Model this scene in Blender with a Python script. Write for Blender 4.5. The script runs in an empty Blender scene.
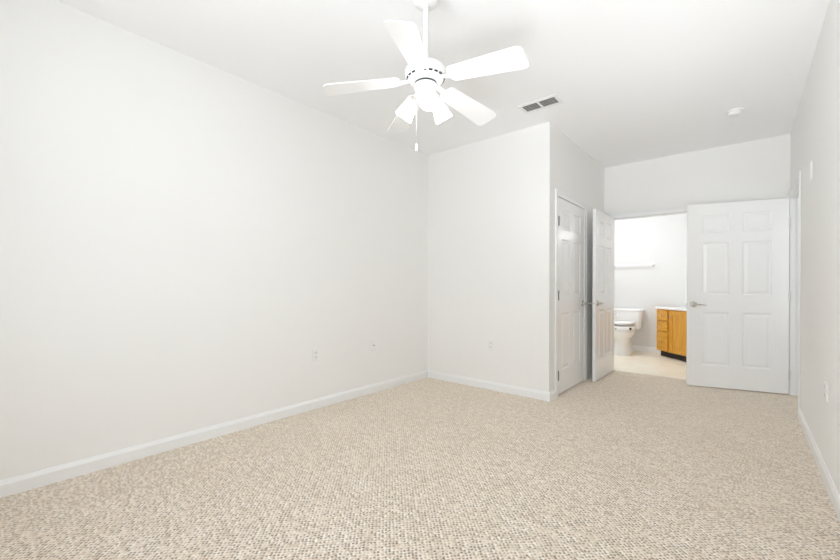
import bpy, bmesh, math, random
from mathutils import Vector, Matrix

PI = math.pi
S = bpy.context.scene
C = S.collection
H = 2.74                                   # ceiling height
LX, RX = -2.999, 0.360                     # side walls
BY, FY, QY = 3.689, 5.602, -0.47           # back wall, far wall, rear wall (behind the camera)
CX = -1.466                                # closet wall

# ---------------------------------------------------------------- camera
cam_d = bpy.data.cameras.new('camera')
cam = bpy.data.objects.new('camera', cam_d)
C.objects.link(cam)
cam_d.sensor_width = 36.0
cam_d.lens = 36.0 * 383.78 / 840.0
cam_d.shift_y = 6.63 / 840.0
cam_d.clip_start = 0.02
cam.matrix_world = (Matrix.Translation((0, 0, 1.1184)) @ Matrix.Rotation(math.radians(40.284), 4, 'Z')
                    @ Matrix.Rotation(PI / 2, 4, 'X') @ Matrix.Rotation(math.radians(0.173), 4, 'Z'))
S.camera = cam

# ---------------------------------------------------------------- world, lights, exposure
w = bpy.data.worlds.new('daylight'); S.world = w
w.use_nodes = True
bg = w.node_tree.nodes['Background']
bg.inputs[0].default_value = (0.80, 0.90, 1.0, 1); bg.inputs[1].default_value = 1.0

def area(name, loc, direction, sx, sy, power, col):
    d = bpy.data.lights.new(name, 'AREA'); d.shape = 'RECTANGLE'
    d.size, d.size_y, d.energy, d.color = sx, sy, power, col
    o = bpy.data.objects.new(name, d); C.objects.link(o)
    o.location = loc
    o.rotation_euler = Vector(direction).to_track_quat('-Z', 'Y').to_euler()
    return o

WX0, WX1, WZ0, WZ1 = -1.75, -0.05, 1.00, 2.35          # bedroom window in the rear wall
area('window_daylight', ((WX0 + WX1) / 2, QY - 0.22, (WZ0 + WZ1) / 2), (0, 1, 0), WX1 - WX0, WZ1 - WZ0, 43, (0.875, 0.94, 1.0))
fl = area('far_ceiling_fill', (0.10, -0.30, 0.40), Vector((-0.42, 4.1, 3.25)) - Vector((0.10, -0.30, 0.40)), 0.6, 0.6, 8.2, (0.90, 0.95, 1.0))  # added fill low behind the viewer, brightens the far ceiling and walls
fl.data.spread = math.radians(56)
cf = area('near_ceiling_fill', (-1.35, -0.22, 1.0), (0, 0.55, 1), 0.5, 0.35, 4, (0.90, 0.95, 1.0))  # second added fill, aimed upward to lift the near ceiling
cf.data.spread = math.radians(120)
area('hall_daylight', (1.46, 4.15, 1.4), (-1, 0.3, 0), 0.6, 1.6, 10, (0.90, 0.95, 1.0))
area('bathroom_fill', (-1.80, 6.45, H - 0.03), (0, 0, -1), 0.4, 0.4, 18, (0.93, 0.965, 1.0))  # unseen fill added to brighten the bathroom floor and vanity front

S.view_settings.view_transform = 'Standard'
S.view_settings.look = 'None'
S.view_settings.gamma = 1.0
S.view_settings.use_curve_mapping = False
S.view_settings.exposure = 0.10
S.cycles.max_bounces = 16
S.cycles.diffuse_bounces = 12
S.cycles.sample_clamp_indirect = 6.0

# ---------------------------------------------------------------- materials
def mat(name, col, rough=0.5, metal=0.0, spec=0.5, emit=None, estr=0.0):
    m = bpy.data.materials.new(name); m.use_nodes = True
    b = m.node_tree.nodes['Principled BSDF']
    b.inputs['Base Color'].default_value = (*col, 1)
    b.inputs['Roughness'].default_value = rough
    b.inputs['Metallic'].default_value = metal
    b.inputs['Specular IOR Level'].default_value = spec
    if emit:
        b.inputs['Emission Color'].default_value = (*emit, 1)
        b.inputs['Emission Strength'].default_value = estr
    return m

def nodes(m):
    return m.node_tree.nodes, m.node_tree.links, m.node_tree.nodes['Principled BSDF']

def ramp(n, stops):
    r = n.new('ShaderNodeValToRGB')
    e = r.color_ramp.elements
    while len(e) < len(stops): e.new(0.5)
    for k, (p, c) in enumerate(stops):
        e[k].position = p; e[k].color = (*c, 1)
    return r

def painted(name, col, rough, scale=180, strength=0.05):
    """painted surface with a faint roller texture"""
    m = mat(name, col, rough)
    n, l, b = nodes(m)
    tc = n.new('ShaderNodeTexCoord'); nz = n.new('ShaderNodeTexNoise'); bp = n.new('ShaderNodeBump')
    nz.inputs['Scale'].default_value = scale; nz.inputs['Detail'].default_value = 3
    bp.inputs['Strength'].default_value = strength; bp.inputs['Distance'].default_value = 0.002
    l.new(tc.outputs['Object'], nz.inputs['Vector']); l.new(nz.outputs['Fac'], bp.inputs['Height'])
    l.new(bp.outputs['Normal'], b.inputs['Normal'])
    return m

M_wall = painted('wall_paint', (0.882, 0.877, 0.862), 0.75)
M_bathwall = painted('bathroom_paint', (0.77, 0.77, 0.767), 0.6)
M_ceil = painted('ceiling_paint', (0.935, 0.938, 0.945), 0.9, 90, 0.12)
M_trim = painted('trim_paint', (0.88, 0.885, 0.885), 0.32, 40, 0.02)
M_door = painted('door_paint', (0.91, 0.91, 0.91), 0.22, 30, 0.03)
M_fan = mat('white_enamel', (0.90, 0.90, 0.90), 0.28)
M_plastic = mat('white_plastic', (0.86, 0.86, 0.855), 0.35)
M_dark = mat('dark_recess', (0.03, 0.03, 0.03), 0.7)
M_duct = mat('duct_shadow_grey', (0.05, 0.05, 0.048), 0.6)
M_louver = mat('louver_grey', (0.36, 0.36, 0.355), 0.45)
M_nickel = mat('satin_nickel', (0.62, 0.58, 0.52), 0.25, 1.0)
M_nickel_shade = mat('satin_nickel_shaded', (0.30, 0.30, 0.29), 0.45, 1.0)  # nickel coloured darker to imitate the dim reflection on the closet hinges
M_hinge = mat('brushed_nickel', (0.80, 0.79, 0.77), 0.38, 1.0)
M_chrome = mat('chrome', (0.75, 0.75, 0.76), 0.12, 1.0)
M_porcelain = mat('porcelain', (0.90, 0.90, 0.90), 0.10)
M_grey = mat('grey_plastic', (0.40, 0.41, 0.42), 0.4)
M_black = mat('black_plinth', (0.018, 0.017, 0.016), 0.5)
M_counter = mat('cultured_marble', (0.88, 0.875, 0.86), 0.15)
M_shade = mat('frosted_glass_lit', (0.93, 0.93, 0.92), 0.4, emit=(0.95, 0.975, 1.0), estr=7.5)
M_bulb = mat('lit_bulb', (1, 1, 1), 0.4, emit=(0.96, 0.975, 1.0), estr=75.0)
M_globe = mat('lit_globe', (1, 1, 1), 0.3, emit=(0.97, 0.98, 1.0), estr=7.0)

# carpet: looped berber, cream loops with tan and brown flecks, gap shade painted in
M_carpet = mat('berber_carpet', (0.6, 0.5, 0.4), 0.95, spec=0.1)
n, l, b = nodes(M_carpet)
b.inputs['Sheen Weight'].default_value = 1.0; b.inputs['Sheen Roughness'].default_value = 0.5; b.inputs['Sheen Tint'].default_value = (1.0, 0.89, 0.75, 1)
tc = n.new('ShaderNodeTexCoord')
mp = n.new('ShaderNodeMapping'); mp.inputs['Rotation'].default_value = (0, 0, math.radians(45))
l.new(tc.outputs['Object'], mp.inputs['Vector'])
def lattice(rnd, off):
    a = n.new('ShaderNodeVectorMath'); a.operation = 'ADD'; a.inputs[1].default_value = (off, off, 0)
    v = n.new('ShaderNodeTexVoronoi'); v.voronoi_dimensions = '2D'; v.feature = 'F1'
    v.inputs['Scale'].default_value = LOOPS; v.inputs['Randomness'].default_value = rnd
    l.new(mp.outputs['Vector'], a.inputs[0]); l.new(a.outputs[0], v.inputs['Vector'])
    return v
LOOPS = 63.0                                          # loops per metre, rows set on the diagonal
loop = lattice(0.30, 0.0); dot = lattice(0.45, 0.5 / LOOPS)
sl_, sd_ = n.new('ShaderNodeSeparateColor'), n.new('ShaderNodeSeparateColor')
l.new(loop.outputs['Color'], sl_.inputs['Color']); l.new(dot.outputs['Color'], sd_.inputs['Color'])
tone = ramp(n, [(0.0, (0.66, 0.565, 0.465)), (0.25, (0.80, 0.705, 0.605)), (0.6, (0.88, 0.795, 0.70)), (1.0, (0.96, 0.91, 0.84))])   # yarn tone of each loop
l.new(sl_.outputs['Red'], tone.inputs['Fac'])
fleck_gap_shade = ramp(n, [(0.0, (0.10, 0.07, 0.045)), (0.28, (0.22, 0.165, 0.115)), (0.60, (0.42, 0.335, 0.255)), (1.0, (0.70, 0.61, 0.51))])      # brown flecks plus painted shade of the gaps between loops
l.new(sd_.outputs['Green'], fleck_gap_shade.inputs['Fac'])
msk = ramp(n, [(0.0, (1, 1, 1)), (0.20, (0.95, 0.95, 0.95)), (0.50, (0, 0, 0))])
l.new(dot.outputs['Distance'], msk.inputs['Fac'])
mx = n.new('ShaderNodeMix'); mx.data_type = 'RGBA'
l.new(msk.outputs['Color'], mx.inputs['Factor']); l.new(tone.outputs['Color'], mx.inputs['A']); l.new(fleck_gap_shade.outputs['Color'], mx.inputs['B'])
big = n.new('ShaderNodeTexNoise'); big.inputs['Scale'].default_value = 1.7; big.inputs['Detail'].default_value = 2
bigr = ramp(n, [(0.3, (0.96, 0.95, 0.93)), (0.7, (1.0, 1.0, 1.0))])
mx2 = n.new('ShaderNodeMix'); mx2.data_type = 'RGBA'; mx2.blend_type = 'MULTIPLY'; mx2.inputs['Factor'].default_value = 1.0
l.new(tc.outputs['Object'], big.inputs['Vector']); l.new(big.outputs['Fac'], bigr.inputs['Fac'])
fib = n.new('ShaderNodeTexNoise'); fib.inputs['Scale'].default_value = 260; fib.inputs['Detail'].default_value = 1
fibr = ramp(n, [(0.35, (0.88, 0.87, 0.86)), (0.65, (1.0, 1.0, 1.0))])
mx3 = n.new('ShaderNodeMix'); mx3.data_type = 'RGBA'; mx3.blend_type = 'MULTIPLY'; mx3.inputs['Factor'].default_value = 1.0
l.new(tc.outputs['Object'], fib.inputs['Vector']); l.new(fib.outputs['Fac'], fibr.inputs['Fac'])
l.new(mx.outputs['Result'], mx2.inputs['A']); l.new(bigr.outputs['Color'], mx2.inputs['B'])
l.new(mx2.outputs['Result'], mx3.inputs['A']); l.new(fibr.outputs['Color'], mx3.inputs['B'])
mid = n.new('ShaderNodeTexNoise'); mid.inputs['Scale'].default_value = 32; mid.inputs['Detail'].default_value = 3; mid.inputs['Roughness'].default_value = 0.65
midr = ramp(n, [(0.30, (0.66, 0.62, 0.57)), (0.44, (0.97, 0.965, 0.96)), (0.60, (1.0, 1.0, 1.0))])     # clustered brown flecks
mx4 = n.new('ShaderNodeMix'); mx4.data_type = 'RGBA'; mx4.blend_type = 'MULTIPLY'; mx4.inputs['Factor'].default_value = 1.0
l.new(tc.outputs['Object'], mid.inputs['Vector']); l.new(mid.outputs['Fac'], midr.inputs['Fac'])
l.new(mx3.outputs['Result'], mx4.inputs['A']); l.new(midr.outputs['Color'], mx4.inputs['B'])
l.new(mx4.outputs['Result'], b.inputs['Base Color'])
bp = n.new('ShaderNodeBump'); bp.inputs['Strength'].default_value = 0.6; bp.inputs['Distance'].default_value = 0.006; bp.invert = True
l.new(loop.outputs['Distance'], bp.inputs['Height']); l.new(bp.outputs['Normal'], b.inputs['Normal'])

# bathroom sheet floor: pale cream tiles with faint grout
M_tile = mat('cream_tile', (0.8, 0.72, 0.58), 0.35)
n, l, b = nodes(M_tile)
tc = n.new('ShaderNodeTexCoord'); br = n.new('ShaderNodeTexBrick'); nz = n.new('ShaderNodeTexNoise')
br.offset = 0.0; br.inputs['Scale'].default_value = 1.0
br.inputs['Brick Width'].default_value = 0.305; br.inputs['Row Height'].default_value = 0.305; br.inputs['Mortar Size'].default_value = 0.004
br.inputs['Color1'].default_value = (0.90, 0.85, 0.74, 1); br.inputs['Color2'].default_value = (0.88, 0.825, 0.71, 1)
br.inputs['Mortar'].default_value = (0.83, 0.77, 0.65, 1)
nz.inputs['Scale'].default_value = 6; nz.inputs['Detail'].default_value = 4
mot = ramp(n, [(0.3, (0.93, 0.92, 0.89)), (0.7, (1, 1, 1))])
mx = n.new('ShaderNodeMix'); mx.data_type = 'RGBA'; mx.blend_type = 'MULTIPLY'; mx.inputs['Factor'].default_value = 1.0
l.new(tc.outputs['Object'], br.inputs['Vector']); l.new(tc.outputs['Object'], nz.inputs['Vector'])
l.new(nz.outputs['Fac'], mot.inputs['Fac']); l.new(br.outputs['Color'], mx.inputs['A']); l.new(mot.outputs['Color'], mx.inputs['B'])
l.new(mx.outputs['Result'], b.inputs['Base Color'])

def oak(name, stretch):
    m = mat(name, (0.6, 0.35, 0.1), 0.35)
    n, l, b = nodes(m)
    tc = n.new('ShaderNodeTexCoord'); mp = n.new('ShaderNodeMapping'); nz = n.new('ShaderNodeTexNoise')
    mp.inputs['Scale'].default_value = stretch
    nz.inputs['Scale'].default_value = 3.0; nz.inputs['Detail'].default_value = 6; nz.inputs['Distortion'].default_value = 0.6
    r = ramp(n, [(0.25, (0.50, 0.21, 0.022)), (0.5, (0.69, 0.34, 0.042)), (0.75, (0.78, 0.44, 0.075))])
    l.new(tc.outputs['Object'], mp.inputs['Vector']); l.new(mp.outputs['Vector'], nz.inputs['Vector'])
    l.new(nz.outputs['Fac'], r.inputs['Fac']); l.new(r.outputs['Color'], b.inputs['Base Color'])
    return m
M_oak = oak('honey_oak_upright', (14, 14, 1.2))
M_oakh = oak('honey_oak_level', (1.6, 14, 14))

M_pane = bpy.data.materials.new('clear_pane'); M_pane.use_nodes = True
n = M_pane.node_tree.nodes; l = M_pane.node_tree.links
n.remove(n['Principled BSDF'])
tr = n.new('ShaderNodeBsdfTransparent'); gl = n.new('ShaderNodeBsdfGlossy'); ms = n.new('ShaderNodeMixShader')
gl.inputs['Roughness'].default_value = 0.02; ms.inputs[0].default_value = 0.06
l.new(tr.outputs[0], ms.inputs[1]); l.new(gl.outputs[0], ms.inputs[2]); l.new(ms.outputs[0], n['Material Output'].inputs[0])

# ---------------------------------------------------------------- mesh helpers
class MB:
    """collects shapes and links them as ONE mesh object"""
    def __init__(s): s.bm = bmesh.new()
    def box(s, x0, y0, z0, x1, y1, z1, mtx=None):
        v = [s.bm.verts.new((x, y, z)) for z in (z0, z1) for y in (y0, y1) for x in (x0, x1)]
        for f in ((0, 2, 3, 1), (4, 5, 7, 6), (0, 1, 5, 4), (2, 6, 7, 3), (0, 4, 6, 2), (1, 3, 7, 5)):
            s.bm.faces.new([v[i] for i in f])
        if mtx: bmesh.ops.transform(s.bm, matrix=mtx, verts=v)
        return s
    def prism(s, pts, z0, z1, mtx=None):
        """outline pts (x, y) extruded from z0 to z1"""
        a = [s.bm.verts.new((x, y, z0)) for x, y in pts]; c = [s.bm.verts.new((x, y, z1)) for x, y in pts]
        k = len(pts)
        s.bm.faces.new(a[::-1]); s.bm.faces.new(c)
        for i in range(k): s.bm.faces.new((a[i], a[(i + 1) % k], c[(i + 1) % k], c[i]))
        if mtx: bmesh.ops.transform(s.bm, matrix=mtx, verts=a + c)
        return s
    def loft(s, rings, cap0=True, cap1=True, mtx=None):
        R = [[s.bm.verts.new(p) for p in r] for r in rings]
        k = len(rings[0])
        for a, c in zip(R, R[1:]):
            for i in range(k): s.bm.faces.new((a[i], a[(i + 1) % k], c[(i + 1) % k], c[i]))
        if cap0: s.bm.faces.new(R[0][::-1])
        if cap1: s.bm.faces.new(R[-1])
        if mtx: bmesh.ops.transform(s.bm, matrix=mtx, verts=[v for r in R for v in r])
        return s
    def lathe(s, prof, seg=32, mtx=None, cap0=True, cap1=True):
        """prof: (radius, z) from bottom to top or the reverse"""
        return s.loft([[(r * math.cos(2 * PI * i / seg), r * math.sin(2 * PI * i / seg), z) for i in range(seg)] for r, z in prof], cap0, cap1, mtx)
    def tube(s, p, q, r, r2=None, seg=14):
        p, q = Vector(p), Vector(q); d = q - p
        m = Matrix.Translation(p) @ d.to_track_quat('Z', 'Y').to_matrix().to_4x4()
        return s.lathe([(r, 0), (r2 if r2 is not None else r, d.length)], seg, m)
    def path(s, pts, radii, seg=12, flat=1.0):
        """swept tube along pts; flat squashes the section in its local y"""
        P = [Vector(p) for p in pts]; rings = []
        for i, p in enumerate(P):
            d = (P[min(i + 1, len(P) - 1)] - P[max(i - 1, 0)]).normalized()
            q = d.to_track_quat('Z', 'Y').to_matrix()
            rings.append([tuple(p + q @ Vector((radii[i] * math.cos(2 * PI * k / seg), radii[i] * flat * math.sin(2 * PI * k / seg), 0))) for k in range(seg)])
        return s.loft(rings)
    def build(s, name, m, parent=None, bevel=0.0, smooth=False, loc=None, rot=None, angle=40):
        bm = s.bm
        bmesh.ops.remove_doubles(bm, verts=bm.verts, dist=1e-5)
        bmesh.ops.recalc_face_normals(bm, faces=bm.faces)
        me = bpy.data.meshes.new(name); bm.to_mesh(me); bm.free()
        me.materials.append(m)
        o = bpy.data.objects.new(name, me); C.objects.link(o)
        if parent: o.parent = parent
        if loc: o.location = loc
        if rot: o.rotation_euler = rot
        if bevel:
            md = o.modifiers.new('bevel', 'BEVEL'); md.width = bevel; md.segments = 3; md.limit_method = 'ANGLE'; md.angle_limit = math.radians(50)
        if smooth:
            for p in me.polygons: p.use_smooth = True
            try: me.set_sharp_from_angle(angle=math.radians(angle))
            except Exception: pass
        return o

def tag(o, label, cat=None, group=None, kind=None):
    o['label'] = label
    if cat: o['category'] = cat
    if group: o['group'] = group
    if kind: o['kind'] = kind
    return o

def thing(name, label, cat, loc, rot=(0, 0, 0), group=None):
    o = bpy.data.objects.new(name, None); C.objects.link(o)
    o.empty_display_size = 0.1
    o.location = loc; o.rotation_euler = rot
    return tag(o, label, cat, group)

def struct(o, label, cat):
    return tag(o, label, cat, kind='structure')

# ---------------------------------------------------------------- room shell
T = 0.12
struct(MB().box(LX - T, QY - T, -0.08, 1.62, 5.645, 0).build('floor', M_carpet), 'beige flecked looped carpet covering the bedroom floor', 'carpet')
struct(MB().box(-2.4, 5.645, -0.08, 1.62, 7.80, 0).build('floor_bathroom', M_tile), 'pale cream tile floor seen through the bathroom doorway', 'floor')
VX, VY, VA, VB = -1.393, 3.288, .147, .067             # register opening in the ceiling
m = MB(); m.box(LX - T, QY - T, H, 1.62, VY - VB, H + 0.1); m.box(LX - T, VY + VB, H, 1.62, 7.80, H + 0.1)
m.box(LX - T, VY - VB, H, VX - VA, VY + VB, H + 0.1); m.box(VX + VA, VY - VB, H, 1.62, VY + VB, H + 0.1)
struct(m.build('ceiling', M_ceil), 'flat white ceiling of the bedroom', 'ceiling')
struct(MB().box(LX - T, QY - T, 0, LX, FY + T, H).build('wall_left', M_wall), 'long white wall on the left with two wall plates', 'wall')
struct(MB().box(LX, BY, 0, CX, BY + T, H).build('wall_back', M_wall), 'white wall ending at the outer corner beside the closet', 'wall')
CY0, CY1, DZ = 3.897, 4.749, 2.047            # closet doorway
m = MB(); m.box(CX - T, BY + T, 0, CX, CY0 - 0.02, H); m.box(CX - T, CY1 + 0.02, 0, CX, FY, H); m.box(CX - T, CY0 - 0.02, DZ + 0.02, CX, CY1 + 0.02, H)
struct(m.build('wall_closet', M_wall), 'shaded side wall that holds the closed closet door', 'wall')
BX0, BX1, BZ = -1.377, -0.518, 2.036          # bathroom doorway
m = MB(); m.box(LX, FY, 0, BX0 - 0.02, FY + T, H); m.box(BX1 + 0.02, FY, 0, RX, FY + T, H); m.box(BX0 - 0.02, FY, BZ + 0.02, BX1 + 0.02, FY + T, H)
struct(m.build('wall_far', M_wall), 'far wall with the open doorway to the bathroom', 'wall')
EY0, EY1, EZ = 4.665, 5.547, 2.058            # entry doorway in the right wall
m = MB(); m.box(RX, QY - T, 0, RX + T, EY0 - 0.02, H); m.box(RX, EY1 + 0.02, 0, RX + T, FY + T, H); m.box(RX, EY0 - 0.02, EZ + 0.02, RX + T, EY1 + 0.02, H)
struct(m.build('wall_right', M_wall), 'bright wall along the right edge of the picture', 'wall')
m = MB(); m.box(LX, QY - T, 0, WX0, QY, H); m.box(WX1, QY - T, 0, RX, QY, H); m.box(WX0, QY - T, 0, WX1, QY, WZ0); m.box(WX0, QY - T, WZ1, WX1, QY, H)
struct(m.build('wall_rear', M_wall), 'rear wall behind the viewer with the bedroom window', 'wall')
# rear window
m = MB()
for a in ((WX0, WZ0, WX0 + .05, WZ1), (WX1 - .05, WZ0, WX1, WZ1), (WX0 + .05, WZ0, WX1 - .05, WZ0 + .05), (WX0 + .05, WZ1 - .05, WX1 - .05, WZ1), (WX0 + .05, 1.66, WX1 - .05, 1.70), (-.92, WZ0 + .05, -.88, 1.66), (-.92, 1.70, -.88, WZ1 - .05)):
    m.box(a[0], QY - .08, a[1], a[2], QY - .04, a[3])
win = struct(m.build('window_1', M_trim), 'white framed window in the wall behind the viewer', 'window')
MB().box(WX0 + .05, QY - .062, WZ0 + .05, WX1 - .05, QY - .058, WZ1 - .05).build('pane', M_pane, win)
# bathroom shell
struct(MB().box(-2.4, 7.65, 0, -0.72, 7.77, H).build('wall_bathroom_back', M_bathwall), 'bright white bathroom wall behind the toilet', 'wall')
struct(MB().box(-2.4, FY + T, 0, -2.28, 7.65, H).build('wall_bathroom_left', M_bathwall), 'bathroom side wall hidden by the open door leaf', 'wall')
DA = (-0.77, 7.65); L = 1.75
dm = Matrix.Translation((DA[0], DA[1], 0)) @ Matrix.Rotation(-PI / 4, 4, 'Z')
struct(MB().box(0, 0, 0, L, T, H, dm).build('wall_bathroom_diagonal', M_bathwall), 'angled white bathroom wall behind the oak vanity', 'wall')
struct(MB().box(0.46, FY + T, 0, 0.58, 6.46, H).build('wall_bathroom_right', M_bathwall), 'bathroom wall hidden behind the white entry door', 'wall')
# hall beyond the entry doorway
struct(MB().box(1.50, 3.4, 0, 1.62, 6.1, H).build('wall_hall', M_wall), 'hall wall outside the entry doorway', 'wall')
struct(MB().box(RX + T, 3.4, 0, 1.50, 3.52, H).build('wall_hall_near', M_wall), 'near end wall of the hall outside', 'wall')
struct(MB().box(0.58, 5.98, 0, 1.50, 6.1, H).build('wall_hall_far', M_wall), 'far end wall of the hall outside', 'wall')

# ---------------------------------------------------------------- trim
def base_run(m, p, q, nrm, h=0.086, t=0.014):
    """baseboard from p to q, nrm points into the room"""
    p, q, nv = Vector((*p, 0)), Vector((*q, 0)), Vector((*nrm, 0)).normalized()
    prof = [(0, 0), (t, 0), (t, h - 0.022), (t * 0.55, h - 0.006), (t * 0.4, h), (0, h)]
    ring = lambda o: [tuple(o + nv * a + Vector((0, 0, z))) for a, z in prof]
    m.loft([ring(p), ring(q)])
    return m
struct(base_run(MB(), (LX, QY), (LX, BY), (1, 0)).build('baseboard_left', M_trim), 'white baseboard along the long left wall', 'baseboard')
struct(base_run(MB(), (LX + .014, BY), (CX + .014, BY), (0, -1)).build('baseboard_back', M_trim), 'white baseboard below the wall with one outlet', 'baseboard')
m = base_run(MB(), (CX, BY), (CX, CY0 - .066), (1, 0)); base_run(m, (CX, CY1 + .066), (CX, FY), (1, 0))
struct(m.build('baseboard_closet', M_trim), 'short white baseboard pieces either side of the closet door', 'baseboard')
struct(base_run(MB(), (BX1 + .066, FY), (RX, FY), (0, -1)).build('baseboard_far', M_trim), 'white baseboard hidden behind the open entry door', 'baseboard')
struct(base_run(MB(), (RX, QY), (RX, EY0 - .066), (-1, 0)).build('baseboard_right', M_trim), 'white baseboard running along the right wall', 'baseboard')
struct(base_run(MB(), (-2.28, 7.65), (DA[0], 7.65), (0, -1)).build('baseboard_bathroom', M_trim), 'white baseboard behind the toilet', 'baseboard')

def casing(name, a0, a1, top, mtx, label, depth=T, far_w=0.066, t=0.016):
    """door casing and jamb lining; local x along the wall, local -y out of the wall face into the room"""
    m = MB(); W = 0.064
    for x0, x1, sgn in ((a0 - W, a0, -1), (a1, a1 + far_w, 1)):
        m.box(x0, -t * .65, 0, x1, 0, top + W, mtx)
        xo = (x0, x0 + .022) if sgn < 0 else (x1 - .022, x1)
        m.box(xo[0], -t, 0, xo[1], -t * .65, top + W, mtx)
    m.box(a0, -t * .65, top, a1, 0, top + W, mtx)
    m.box(a0 - W + .022, -t, top + W - .022, a1 + far_w - .022, -t * .65, top + W, mtx)
    m.box(a0 - .02, 0, 0, a0, depth, top, mtx); m.box(a1, 0, 0, a1 + .02, depth, top, mtx); m.box(a0 - .02, 0, top, a1 + .02, depth, top + .02, mtx)
    m.box(a0, .045, 0, a0 + .011, .08, top, mtx); m.box(a1 - .011, .045, 0, a1, .08, top, mtx); m.box(a0 + .011, .045, top - .011, a1 - .011, .08, top, mtx)
    return struct(m.build(name, M_trim, bevel=0.002), label, 'door frame')
# wall faces: closet (+x room side), far (-y room side), right (-x room side)
casing('trim_1', CY0, CY1, DZ, Matrix.Translation((CX, 0, 0)) @ Matrix.Rotation(PI / 2, 4, 'Z'), 'white casing framing the closed closet door')
casing('trim_2', BX0, BX1, BZ, Matrix.Translation((0, FY, 0)), 'white casing framing the open bathroom doorway')
casing('trim_3', -EY1, -EY0, EZ, Matrix.Translation((RX, 0, 0)) @ Matrix.Rotation(-PI / 2, 4, 'Z'), 'white casing of the entry doorway in the right wall', t=0.0125)
for o in (bpy.data.objects['trim_3'],):     # the casing at the room corner is ripped narrower
    for v in o.data.vertices:
        if v.co.y > FY - 0.001: v.co.y = FY - 0.001

# ---------------------------------------------------------------- six-panel doors
def door_mesh(wd, ht, th):
    """hinge edge at x=0, leaf along +x, faces at y=0 and y=th, moulded panels on both faces"""
    m = MB(); bm = m.bm
    s = wd / 0.885
    xs = [0, .137 * s, .387 * s, .498 * s, .748 * s, wd]
    zs = [0, .237, .834, 1.024, 1.610, 1.712, 1.921, ht]
    def quad(p): bm.faces.new([bm.verts.new(q) for q in p])
    for y, sg in ((0, 1), (th, -1)):
        for i in range(5):
            for j in range(7):
                x0, x1, z0, z1 = xs[i], xs[i + 1], zs[j], zs[j + 1]
                if i in (1, 3) and j in (1, 3, 5):
                    ins = [(0, 0), (.006, .004), (.014, .0085), (.022, .0085), (.046, .0020)]
                    R = [[(x0 + a, y + sg * d, z0 + a), (x1 - a, y + sg * d, z0 + a), (x1 - a, y + sg * d, z1 - a), (x0 + a, y + sg * d, z1 - a)] for a, d in ins]
                    for A, B in zip(R, R[1:]):
                        for k in range(4): quad((A[k], A[(k + 1) % 4], B[(k + 1) % 4], B[k]))
                    quad(R[-1])
                else:
                    quad(((x0, y, z0), (x1, y, z0), (x1, y, z1), (x0, y, z1)))
    for i in range(5):
        for z in (0, ht): quad(((xs[i], 0, z), (xs[i + 1], 0, z), (xs[i + 1], th, z), (xs[i], th, z)))
    for j in range(7):
        for x in (0, wd): quad(((x, 0, zs[j]), (x, 0, zs[j + 1]), (x, th, zs[j + 1]), (x, th, zs[j])))
    return m

def lever(parent, x, z, y, out, toward, label='satin nickel lever handle'):
    """lever set on a door face; out = -1 / +1 side along local y, toward = lever direction along x"""
    R = Matrix.Translation((x, y, z)) @ Matrix.Rotation(-out * PI / 2, 4, 'X')      # lathe axis runs out of the face
    h = MB().lathe([(.0325, 0), (.0325, .004), (.029, .009), (.014, .011), (.0115, .016), (.0115, .036), (.013, .042), (.013, .056), (.009, .060)], 28, R).build('door_handle', M_nickel, parent, smooth=True)
    h['label'] = label
    yo = y + out * .050
    pts = [(x - toward * .006, yo, z), (x + toward * .02, yo, z + .001), (x + toward * .05, yo + out * .004, z + .001), (x + toward * .085, yo + out * .003, z - .003), (x + toward * .108, yo - out * .006, z - .006)]
    MB().path(pts, [.011, .0105, .0095, .0085, .006], 14, .62).build('lever', M_nickel, h, smooth=True)

def door(name, wd, ht, th, loc, rotz, label, handles, hinge_y, latch=None, hinge_x=-.0035, hinge_m=None):
    d = door_mesh(wd, ht, th).build(name, M_door, loc=loc, rot=(0, 0, rotz))
    struct(d, label, 'door')
    for (x, y, out, toward) in handles: lever(d, x, .915, y, out, toward)
    for z in (.20, 1.02, 1.78):
        m = MB()
        for k in range(5): m.lathe([(.0062, z - .044 + k * .018), (.0062, z - .044 + k * .018 + .0168)], 12, Matrix.Translation((hinge_x, hinge_y, 0)))
        m.lathe([(.0045, z - .050), (.0045, z + .052)], 10, Matrix.Translation((hinge_x, hinge_y, 0)))
        hg = m.build('hinge', hinge_m or M_hinge, d, smooth=True); hg['label'] = 'satin nickel hinge knuckle'
    if latch:
        lt = MB().prism([(wd, th / 2 - .006), (wd + .010, th / 2 - .001), (wd + .010, th / 2 + .006), (wd, th / 2 + .006)], .907, .923).build('latch_bolt', M_nickel, d)
        lt['label'] = 'nickel latch bolt'
    return d

# closet door: closed, hinged on the near side; face y=0 must look towards +x
door('door_1', .844, 2.03, .035, (CX + .001, CY0 + .004, .012), PI / 2, 'closed white six-panel closet door beside the outer wall corner',
     [(.844 - .062, 0, -1, -1)], -.0135, hinge_x=.002, hinge_m=M_nickel_shade)
# bathroom door: open, leaf runs from the far wall towards the viewer
door('door_2', .835, 2.025, .035, (-1.370, FY - .010, .012), -PI / 2, 'white six-panel bathroom door standing open in front of the closet',
     [(.835 - .062, .035, 1, -1), (.835 - .062, 0, -1, -1)], -.0035, latch=True)
# entry door: open into the room, free edge out from the far wall
ang = math.atan2(-.262, -.965)
door('door_3', .882, 2.04, .035, (.3475 - .262 * .035, 5.528 + .965 * .035, .012), ang, 'white six-panel entry door swung open across the far wall',
     [(.882 - .060, .035, 1, -1), (.882 - .060, 0, -1, -1)], .0385, latch=True)

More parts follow.
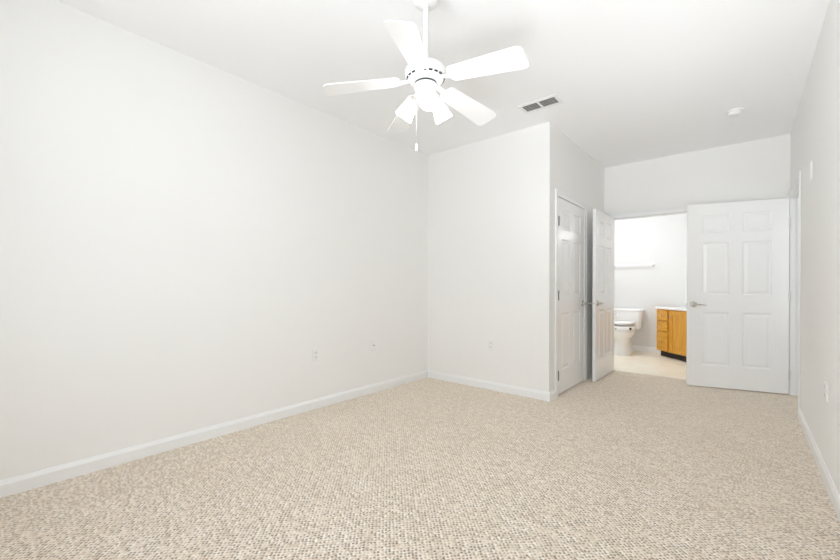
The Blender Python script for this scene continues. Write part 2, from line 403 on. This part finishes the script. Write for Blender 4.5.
# ---------------------------------------------------------------- ceiling fan
FX, FYc = -1.330, 1.612
fan = thing('ceiling_fan', 'white five-blade ceiling fan with three lit glass shades', 'ceiling fan', (FX, FYc, 0))
MB().lathe([(.074, H), (.075, H - .030), (.072, H - .060), (.062, H - .080), (.040, H - .090), (.022, H - .094), (.018, H - .102)], 40).build('canopy', M_fan, fan, smooth=True)
MB().lathe([(.0135, 2.345), (.0135, H - .084)], 20).build('downrod', M_fan, fan, smooth=True)
mh = MB().lathe([(.0135, 2.352), (.026, 2.348), (.032, 2.322), (.070, 2.318), (.096, 2.310), (.110, 2.295), (.114, 2.278), (.113, 2.262), (.106, 2.256), (.100, 2.246), (.086, 2.232), (.074, 2.226), (.060, 2.226)], 48).build('motor_housing', M_fan, fan, smooth=True, angle=30)
sl = MB()
for k in range(20):                                    # dark slots round the lower rim
    a = 2 * PI * k / 20
    sl.box(.0955, -.0105, -.0022, .1045, .0105, .0022, Matrix.Translation((0, 0, 2.2475)) @ Matrix.Rotation(a, 4, 'Z') @ Matrix.Translation((0.1, 0, 0)) @ Matrix.Rotation(math.radians(-38), 4, 'Y') @ Matrix.Translation((-0.1, 0, 0)))
v = sl.build('vent_slots', M_dark, mh); v['label'] = 'dark cooling slots'
rg = MB().lathe([(.058, 2.2262), (.058, 2.214)], 40).build('rotor_gap', M_duct, mh, smooth=True); rg['label'] = 'dark gap below the motor'
MB().lathe([(.050, 2.216), (.060, 2.215), (.064, 2.208), (.064, 2.196), (.058, 2.188), (.044, 2.182), (.020, 2.178)], 40).build('switch_housing', M_fan, fan, smooth=True)

def blade_outline(r0, r1, w0, w1, nseg=6, rc=.030):
    pts = [(r0, -w0 / 2), ]
    for k in range(nseg + 1):
        a = -PI / 2 + (PI / 2) * k / nseg
        pts.append((r1 - rc + rc * math.cos(a), -w1 / 2 + rc + rc * math.sin(a)))
    for k in range(nseg + 1):
        a = (PI / 2) * k / nseg
        pts.append((r1 - rc + rc * math.cos(a), w1 / 2 - rc + rc * math.sin(a)))
    pts.append((r0, w0 / 2))
    pts += [(r0 - .018, w0 / 2 - .018), (r0 - .018, -w0 / 2 + .018)]
    return pts
droop, pitch = math.radians(6.6), math.radians(-12)
for k in range(5):
    a = math.radians((-136.2, -61.6, 5.6, 82.0, 149.9)[k])
    base = Matrix.Rotation(a, 4, 'Z') @ Matrix.Translation((.075, 0, 2.238)) @ Matrix.Rotation(droop + math.radians((2.0, 0, 0, .3, .6)[k]), 4, 'Y')
    bmx = base @ Matrix.Rotation(pitch * (.45, 1, 1, 1, 1)[k], 4, 'X') @ Matrix.Translation((-.075, 0, 0))
    bl = MB().prism(blade_outline(.165, (.548, .564, .561, .553, .576)[k], .104, .146), -.003, .003, bmx).build('blade', M_fan, fan)
    ir = MB()
    ir.path([tuple(base @ Vector(p)) for p in ((.0, 0, .0), (.03, 0, -.004), (.07, 0, -.008), (.10, 0, -.009))], [.020, .017, .018, .026], 12, .30)
    ell = [(.205 + .048 * math.cos(t), .033 * math.sin(t)) for t in [2 * PI * i / 28 for i in range(28)]]
    ir.prism(ell, -.0105, -.003, bmx)
    ell = [(.207 + .034 * math.cos(t), .021 * math.sin(t)) for t in [2 * PI * i / 28 for i in range(28)]]
    ir.prism(ell, -.0145, -.0105, bmx)
    ir.build('blade_iron', M_fan, bl, smooth=True)
# light kit: three frosted bell shades, one towards the viewer
kit = MB().lathe([(.018, 2.182), (.030, 2.176), (.032, 2.156), (.020, 2.144), (.006, 2.140)], 28).build('light_fitter', M_fan, fan, smooth=True)
toward = math.atan2(-FYc, -FX)
for k in range(3):
    a = toward + math.radians(8) + k * 2 * PI / 3
    tilt = math.radians(36)
    d = Vector((math.cos(a) * math.sin(tilt), math.sin(a) * math.sin(tilt), -math.cos(tilt)))
    p0 = Vector((0, 0, 2.164)) + Vector((math.cos(a), math.sin(a), 0)) * .028
    p1 = p0 + Vector((math.cos(a) * .030, math.sin(a) * .030, .004)); p2 = p1 + d * .022
    ar = MB().path([tuple(p0), tuple(p1), tuple(p2)], [.009, .010, .012]).build('lamp_arm', M_fan, kit, smooth=True)
    mt = Matrix.Translation(p2) @ d.to_track_quat('Z', 'Y').to_matrix().to_4x4()
    MB().lathe([(.012, -.012), (.026, -.006), (.029, .010), (.029, .020)], 24, mt).build('socket_cup', M_nickel, kit, smooth=True)
    prof = [(.024, .006), (.030, .016), (.036, .036), (.041, .060), (.046, .088), (.051, .110), (.0485, .109), (.0435, .087), (.0385, .059), (.0335, .036), (.027, .016), (.021, .008)]
    sh = MB().lathe(prof, 36, mt, False, False).build('lamp_shade', M_shade, fan, smooth=True, angle=60)
    sh['label'] = 'lit frosted glass bell shade'
    MB().lathe([(.010, .012), (.012, .03), (.022, .055), (.026, .072), (.021, .090), (.010, .098), (.002, .100)], 20, mt).build('bulb', M_bulb, sh, smooth=True)
# pull chain on the viewer's left of the switch housing
cx_, cy_ = -.0525, -.0155
ch = MB()
for k in range(58): ch.lathe([(.0004, -.0019), (.0016, -.001), (.0016, .001), (.0004, .0019)], 6, Matrix.Translation((cx_, cy_, 2.166 - k * .0045)))
ch.tube((cx_, cy_, 2.175), (cx_, cy_, 1.905), .0006, seg=6)
pc = ch.build('pull_chain', M_nickel, fan, smooth=True)
MB().lathe([(.0015, 1.907), (.005, 1.902), (.0075, 1.885), (.0075, 1.872), (.005, 1.865), (.001, 1.863)], 16, Matrix.Translation((cx_, cy_, 0))).build('chain_pendant', M_fan, pc, smooth=True)

# ---------------------------------------------------------------- ceiling vent
vent = thing('ceiling_vent', 'white two-cell ceiling vent with grey louvers beside the fan', 'air vent', (-1.393, 3.288, H))
VW, VH = .350, .190
m = MB()
m.box(-VW / 2, -VH / 2, -.006, VW / 2, -VH / 2 + .028, 0); m.box(-VW / 2, VH / 2 - .028, -.006, VW / 2, VH / 2, 0)
m.box(-VW / 2, -VH / 2 + .028, -.006, -VW / 2 + .028, VH / 2 - .028, 0); m.box(VW / 2 - .028, -VH / 2 + .028, -.006, VW / 2, VH / 2 - .028, 0)
m.box(-.010, -VH / 2 + .028, -.006, .010, VH / 2 - .028, 0)
m.build('frame', M_plastic, vent, bevel=.0015)
a_, b_, t_ = VA - .0015, VB - .0015, .001
MB().box(-a_, -b_, .001, -a_ + t_, b_, .098).box(a_ - t_, -b_, .001, a_, b_, .098).box(-a_, -b_, .001, a_, -b_ + t_, .098).box(-a_, b_ - t_, .001, a_, b_, .098).box(-a_, -b_, .097, a_, b_, .098).build('duct', M_duct, vent)['label'] = 'dark duct behind the louvers'
for x0, x1 in ((-VW / 2 + .028, -.010), (.010, VW / 2 - .028)):
    for k in range(5):
        y = -VH / 2 + .028 + .0134 + k * .0268
        MB().box(x0, -.0095, -.0005, x1, .0095, .0005, Matrix.Translation((0, y, .0015)) @ Matrix.Rotation(math.radians(5), 4, 'X')).build('louver', M_louver, vent)

# smoke detector
sd = thing('smoke_detector', 'round white smoke detector on the ceiling near the far wall', 'smoke detector', (-.076, 4.555, H))
MB().lathe([(.066, 0), (.068, -.008), (.066, -.013), (.060, -.014)], 40).build('base', M_plastic, sd, smooth=True, angle=30)
MB().lathe([(.056, -.013), (.056, -.018), (.058, -.019), (.055, -.032), (.046, -.040), (.020, -.042), (.002, -.042)], 40).build('cover', M_plastic, sd, smooth=True, angle=30)

# ---------------------------------------------------------------- wall plates
def plate_mesh(m, w_=.071, h_=.116):
    m.loft([[(-w_ / 2, 0, -h_ / 2), (w_ / 2, 0, -h_ / 2), (w_ / 2, 0, h_ / 2), (-w_ / 2, 0, h_ / 2)],
            [(-w_ / 2, -.003, -h_ / 2), (w_ / 2, -.003, -h_ / 2), (w_ / 2, -.003, h_ / 2), (-w_ / 2, -.003, h_ / 2)],
            [(-w_ / 2 + .005, -.006, -h_ / 2 + .005), (w_ / 2 - .005, -.006, -h_ / 2 + .005), (w_ / 2 - .005, -.006, h_ / 2 - .005), (-w_ / 2 + .005, -.006, h_ / 2 - .005)]])
    return m
M_recept = mat('receptacle_plastic', (0.80, 0.80, 0.79), 0.4)
M_slot = mat('slot_grey', (0.45, 0.45, 0.45), 0.6)
def outlet(loc, rotz, label):
    o = thing('wall_outlet', label, 'outlet', loc, (0, 0, rotz), 'white duplex outlets')
    plate_mesh(MB()).build('plate', M_plastic, o)
    for s in (-1, 1):
        zc = s * .0215
        ov = [(.0165 * math.cos(t), max(-.0125, min(.0125, .0175 * math.sin(t)))) for t in [2 * PI * i / 24 for i in range(24)]]
        r = MB().prism(ov, .0055, .0085, Matrix.Translation((0, 0, zc)) @ Matrix.Rotation(PI / 2, 4, 'X')).build('receptacle', M_recept, o)
        MB().box(-.0085, -.0092, zc - .004, -.006, -.0084, zc + .006).box(.006, -.0092, zc - .004, .0085, -.0084, zc + .006).box(-.0025, -.0092, zc - .010, .0025, -.0084, zc - .006).build('slots', M_slot, r)
    sc = MB().lathe([(.003, .0055), (.003, .0072)], 12, Matrix.Rotation(PI / 2, 4, 'X')).build('screw', M_plastic, o)
    return o
outlet((LX, 2.062, .492), PI / 2, 'white duplex outlet low on the long left wall, left of the jack plate')
outlet((-2.112, BY, .487), 0, 'white duplex outlet low on the wall between corner and closet')
outlet((RX, 3.20, .525), -PI / 2, 'white duplex outlet low on the right wall at picture edge')
jk = thing('jack_plate', 'white wall plate with a small dark cable jack nearest the room corner', 'wall plate', (LX, 2.778, .497), (0, 0, PI / 2))
plate_mesh(MB()).build('plate', M_plastic, jk)
j = MB().lathe([(.0075, .0055), (.0075, .010), (.0048, .0105), (.0048, .017)], 16, Matrix.Rotation(PI / 2, 4, 'X')).build('jack', M_grey, jk, smooth=True)
j['label'] = 'dark threaded cable jack'
for z in (-.042, .042):
    MB().lathe([(.003, .0055), (.003, .0072)], 12, Matrix.Translation((0, 0, z)) @ Matrix.Rotation(PI / 2, 4, 'X')).build('screw', M_plastic, jk)
# small box high on the right wall
sn = thing('wall_sensor', 'small white box mounted high on the right wall before the doorway', 'sensor', (RX, 3.90, 1.955), (0, 0, -PI / 2))
MB().box(-.030, -.009, -.058, .030, -.002, .062).build('cover', M_wall, sn, bevel=.005, smooth=True)
MB().box(-.034, -.003, -.070, .034, 0, .066).build('base', M_wall, sn, bevel=.001)

# ---------------------------------------------------------------- bathroom: toilet
def oval(cx, cy, rx, ry_f, ry_b, z, k=40, p=2.3):
    """egg-shaped ring: front radius ry_f (towards -y), back radius ry_b"""
    out = []
    for i in range(k):
        t = 2 * PI * i / k
        c_, s_ = math.cos(t), math.sin(t)
        x = rx * math.copysign(abs(c_) ** (2 / p), c_)
        y = (ry_b if s_ > 0 else ry_f) * math.copysign(abs(s_) ** (2 / p), s_)
        out.append((cx + x, cy + y, z))
    return out
TX = -1.575
to = thing('toilet', 'white two-piece toilet against the bathroom back wall', 'toilet', (TX, 7.15, 0))
MB().loft([oval(0, 0, .134, .235, .32, 0, p=3.4), oval(0, 0, .134, .235, .32, .012, p=3.4), oval(0, 0, .124, .215, .30, .05, p=3.2), oval(0, 0, .109, .200, .29, .14, p=3),
           oval(0, 0, .104, .200, .29, .22, p=2.8), oval(0, 0, .122, .235, .285, .265, p=2.5), oval(0, 0, .158, .276, .28, .30, p=2.4), oval(0, 0, .176, .295, .275, .335), oval(0, 0, .187, .310, .27, .38), oval(0, 0, .188, .312, .27, .410), oval(0, 0, .180, .304, .262, .416)]).build('bowl', M_porcelain, to, smooth=True, angle=60)
MB().loft([oval(0, -.01, .184, .306, .205, .417), oval(0, -.01, .192, .314, .215, .421), oval(0, -.01, .192, .314, .215, .470), oval(0, -.01, .184, .306, .208, .478)]).build('seat', M_porcelain, to, smooth=True, angle=50)
sg = MB().loft([oval(0, -.005, .178, .290, .20, .476), oval(0, -.005, .178, .290, .20, .516)]).build('seat_gap_shade', M_grey, to, smooth=True); sg['label'] = 'grey band coloured as the shadow between seat and lid'  # solid grey ring stands in for the shade under the lid
MB().loft([oval(0, -.005, .186, .302, .215, .514), oval(0, -.005, .190, .308, .218, .520), oval(0, -.005, .188, .306, .216, .538), oval(0, -.005, .170, .28, .20, .547), oval(0, -.005, .02, .04, .03, .550)]).build('seat_lid', M_porcelain, to, smooth=True, angle=50)
kb = MB().lathe([(.020, 0), (.020, .018), (.015, .022)], 18, Matrix.Translation((.150, -.208, .446)) @ Matrix.Rotation(math.radians(40), 4, 'Z') @ Matrix.Rotation(PI / 2, 4, 'X')).build('control_knob', M_black, to, smooth=True); kb['label'] = 'dark knob on the right of the seat'
kb = MB().lathe([(.012, 0), (.012, .012), (.009, .015)], 18, Matrix.Translation((-.03, -.320, .446)) @ Matrix.Rotation(PI / 2, 4, 'X')).build('seat_button', M_grey, to, smooth=True); kb['label'] = 'grey button on the seat front'
def rrect(x0, x1, y0, y1, r, z, k=6):
    pts = []
    for cx, cy, a0 in ((x1 - r, y1 - r, 0), (x0 + r, y1 - r, PI / 2), (x0 + r, y0 + r, PI), (x1 - r, y0 + r, 1.5 * PI)):
        for i in range(k + 1):
            a = a0 + PI / 2 * i / k
            pts.append((cx + r * math.cos(a), cy + r * math.sin(a), z))
    return pts
MB().loft([rrect(-.205, .205, .255, .46, .045, .400), rrect(-.212, .212, .25, .465, .045, .44), rrect(-.226, .226, .238, .472, .04, .60), rrect(-.230, .230, .235, .475, .04, .705)]).build('tank', M_porcelain, to, smooth=True, angle=50)
MB().loft([rrect(-.232, .232, .232, .478, .04, .705), rrect(-.242, .242, .222, .484, .042, .712), rrect(-.242, .242, .222, .484, .042, .734), rrect(-.236, .236, .228, .480, .04, .742)]).build('tank_lid', M_porcelain, to, smooth=True, angle=50)
fh = MB(); fh.lathe([(.012, 0), (.012, .010), (.006, .014)], 16, Matrix.Translation((-.165, .238, .640)) @ Matrix.Rotation(PI / 2, 4, 'X'))
fh.path([(-.165, .222, .640), (-.15, .218, .638), (-.115, .218, .632), (-.10, .220, .629)], [.006, .0055, .006, .005], 10, .7)
fh.build('flush_handle', M_chrome, to, smooth=True)['label'] = 'small chrome flush handle'

# vanity cabinet set across the corner
vm_rot = math.atan2(-.714, .70)
va = thing('vanity_cabinet', 'honey oak bathroom vanity with three drawers and black toe kick', 'cabinet', (-1.11, 7.35, 0), (0, 0, vm_rot))
VL, VD = 1.06, .438
MB().box(0, .004, .092, VL, VD, .765).build('body', M_oak, va, bevel=.001)
MB().box(.022, .055, 0, VL - .002, VD - .02, .092).build('toe_kick', M_black, va)['label'] = 'black recessed toe kick'
MB().box(.004, .055, 0, .022, VD - .02, .092).build('side_panel_foot', M_plastic, va)['label'] = 'white caulked filler at the plinth end'
def knob(parent, x, y, z, m):
    MB().lathe([(.006, 0), (.005, .008), (.013, .016), (.013, .021), (.006, .025)], 18, Matrix.Translation((x, y, z)) @ Matrix.Rotation(PI / 2, 4, 'X')).build('knob', m, parent, smooth=True)['label'] = 'small shiny nickel knob'
def front(name, x0, x1, z0, z1, m_, frame):
    m = MB()
    if frame:
        f = .052
        m.box(x0, -.016, z0, x0 + f, .003, z1); m.box(x1 - f, -.016, z0, x1, .003, z1)
        m.box(x0 + f, -.016, z0, x1 - f, .003, z0 + f); m.box(x0 + f, -.016, z1 - f, x1 - f, .003, z1)
        m.box(x0 + f, -.008, z0 + f, x1 - f, .003, z1 - f)
        return m.build(name, m_, va, bevel=.002)
    m.box(x0, -.024, z0, x1, .003, z1)
    return m.build(name, m_, va, bevel=.004)
for z0, z1 in ((.105, .402), (.420, .572), (.590, .748)):
    d = front('drawer_front', .026, .266, z0, z1, M_oakh, False); knob(d, .146, -.024, (z0 + z1) / 2 + .0, M_chrome)
d = front('cabinet_door', .318, .668, .105, .748, M_oak, True); knob(d, .342, -.016, .660, M_chrome)
d = front('cabinet_door', .684, 1.034, .105, .748, M_oak, True); knob(d, 1.008, -.016, .660, M_chrome)
ct = MB().box(-.012, -.022, .766, VL + .01, VD + .004, .800).build('countertop', M_counter, va, bevel=.006, smooth=True)
ct['label'] = 'white countertop with a rounded front edge'

# towel bar on the bathroom back wall
tb = thing('towel_bar', 'white towel bar on the bathroom wall above the toilet', 'towel bar', (-1.515, 7.65, 1.51))
for x in (-.305, .305):
    MB().box(x - .022, -.010, -.030, x + .022, 0, .030).loft([[(x - .016, -.010, -.022), (x + .016, -.010, -.022), (x + .016, -.010, .022), (x - .016, -.010, .022)], [(x - .013, -.068, -.013), (x + .013, -.068, -.013), (x + .013, -.068, .013), (x - .013, -.068, .013)]]).build('bracket', M_porcelain, tb, bevel=.003, smooth=True)
MB().tube((-.30, -.055, 0), (.30, -.055, 0), .008).build('rod', M_porcelain, tb, smooth=True)

# vanity light bar on the angled wall (seen mirrored in the glossy closet door)
vl = thing('vanity_light', 'lit bathroom light bar above the vanity, mirrored in the closet door', 'lamp', (DA[0] + .40 - .002, DA[1] - .40 - .002, 2.06), (0, 0, -PI / 4))
MB().box(-.05, -.035, -.055, .66, 0, .055).build('back_plate', M_chrome, vl, bevel=.004)
for k in range(4):
    MB().lathe([(.012, .035), (.025, .040), (.052, .070), (.060, .095), (.052, .125), (.025, .148), (.002, .152)], 24, Matrix.Translation((.04 + k * .176, 0, 0)) @ Matrix.Rotation(PI / 2, 4, 'X')).build('globe', M_globe, vl, smooth=True)
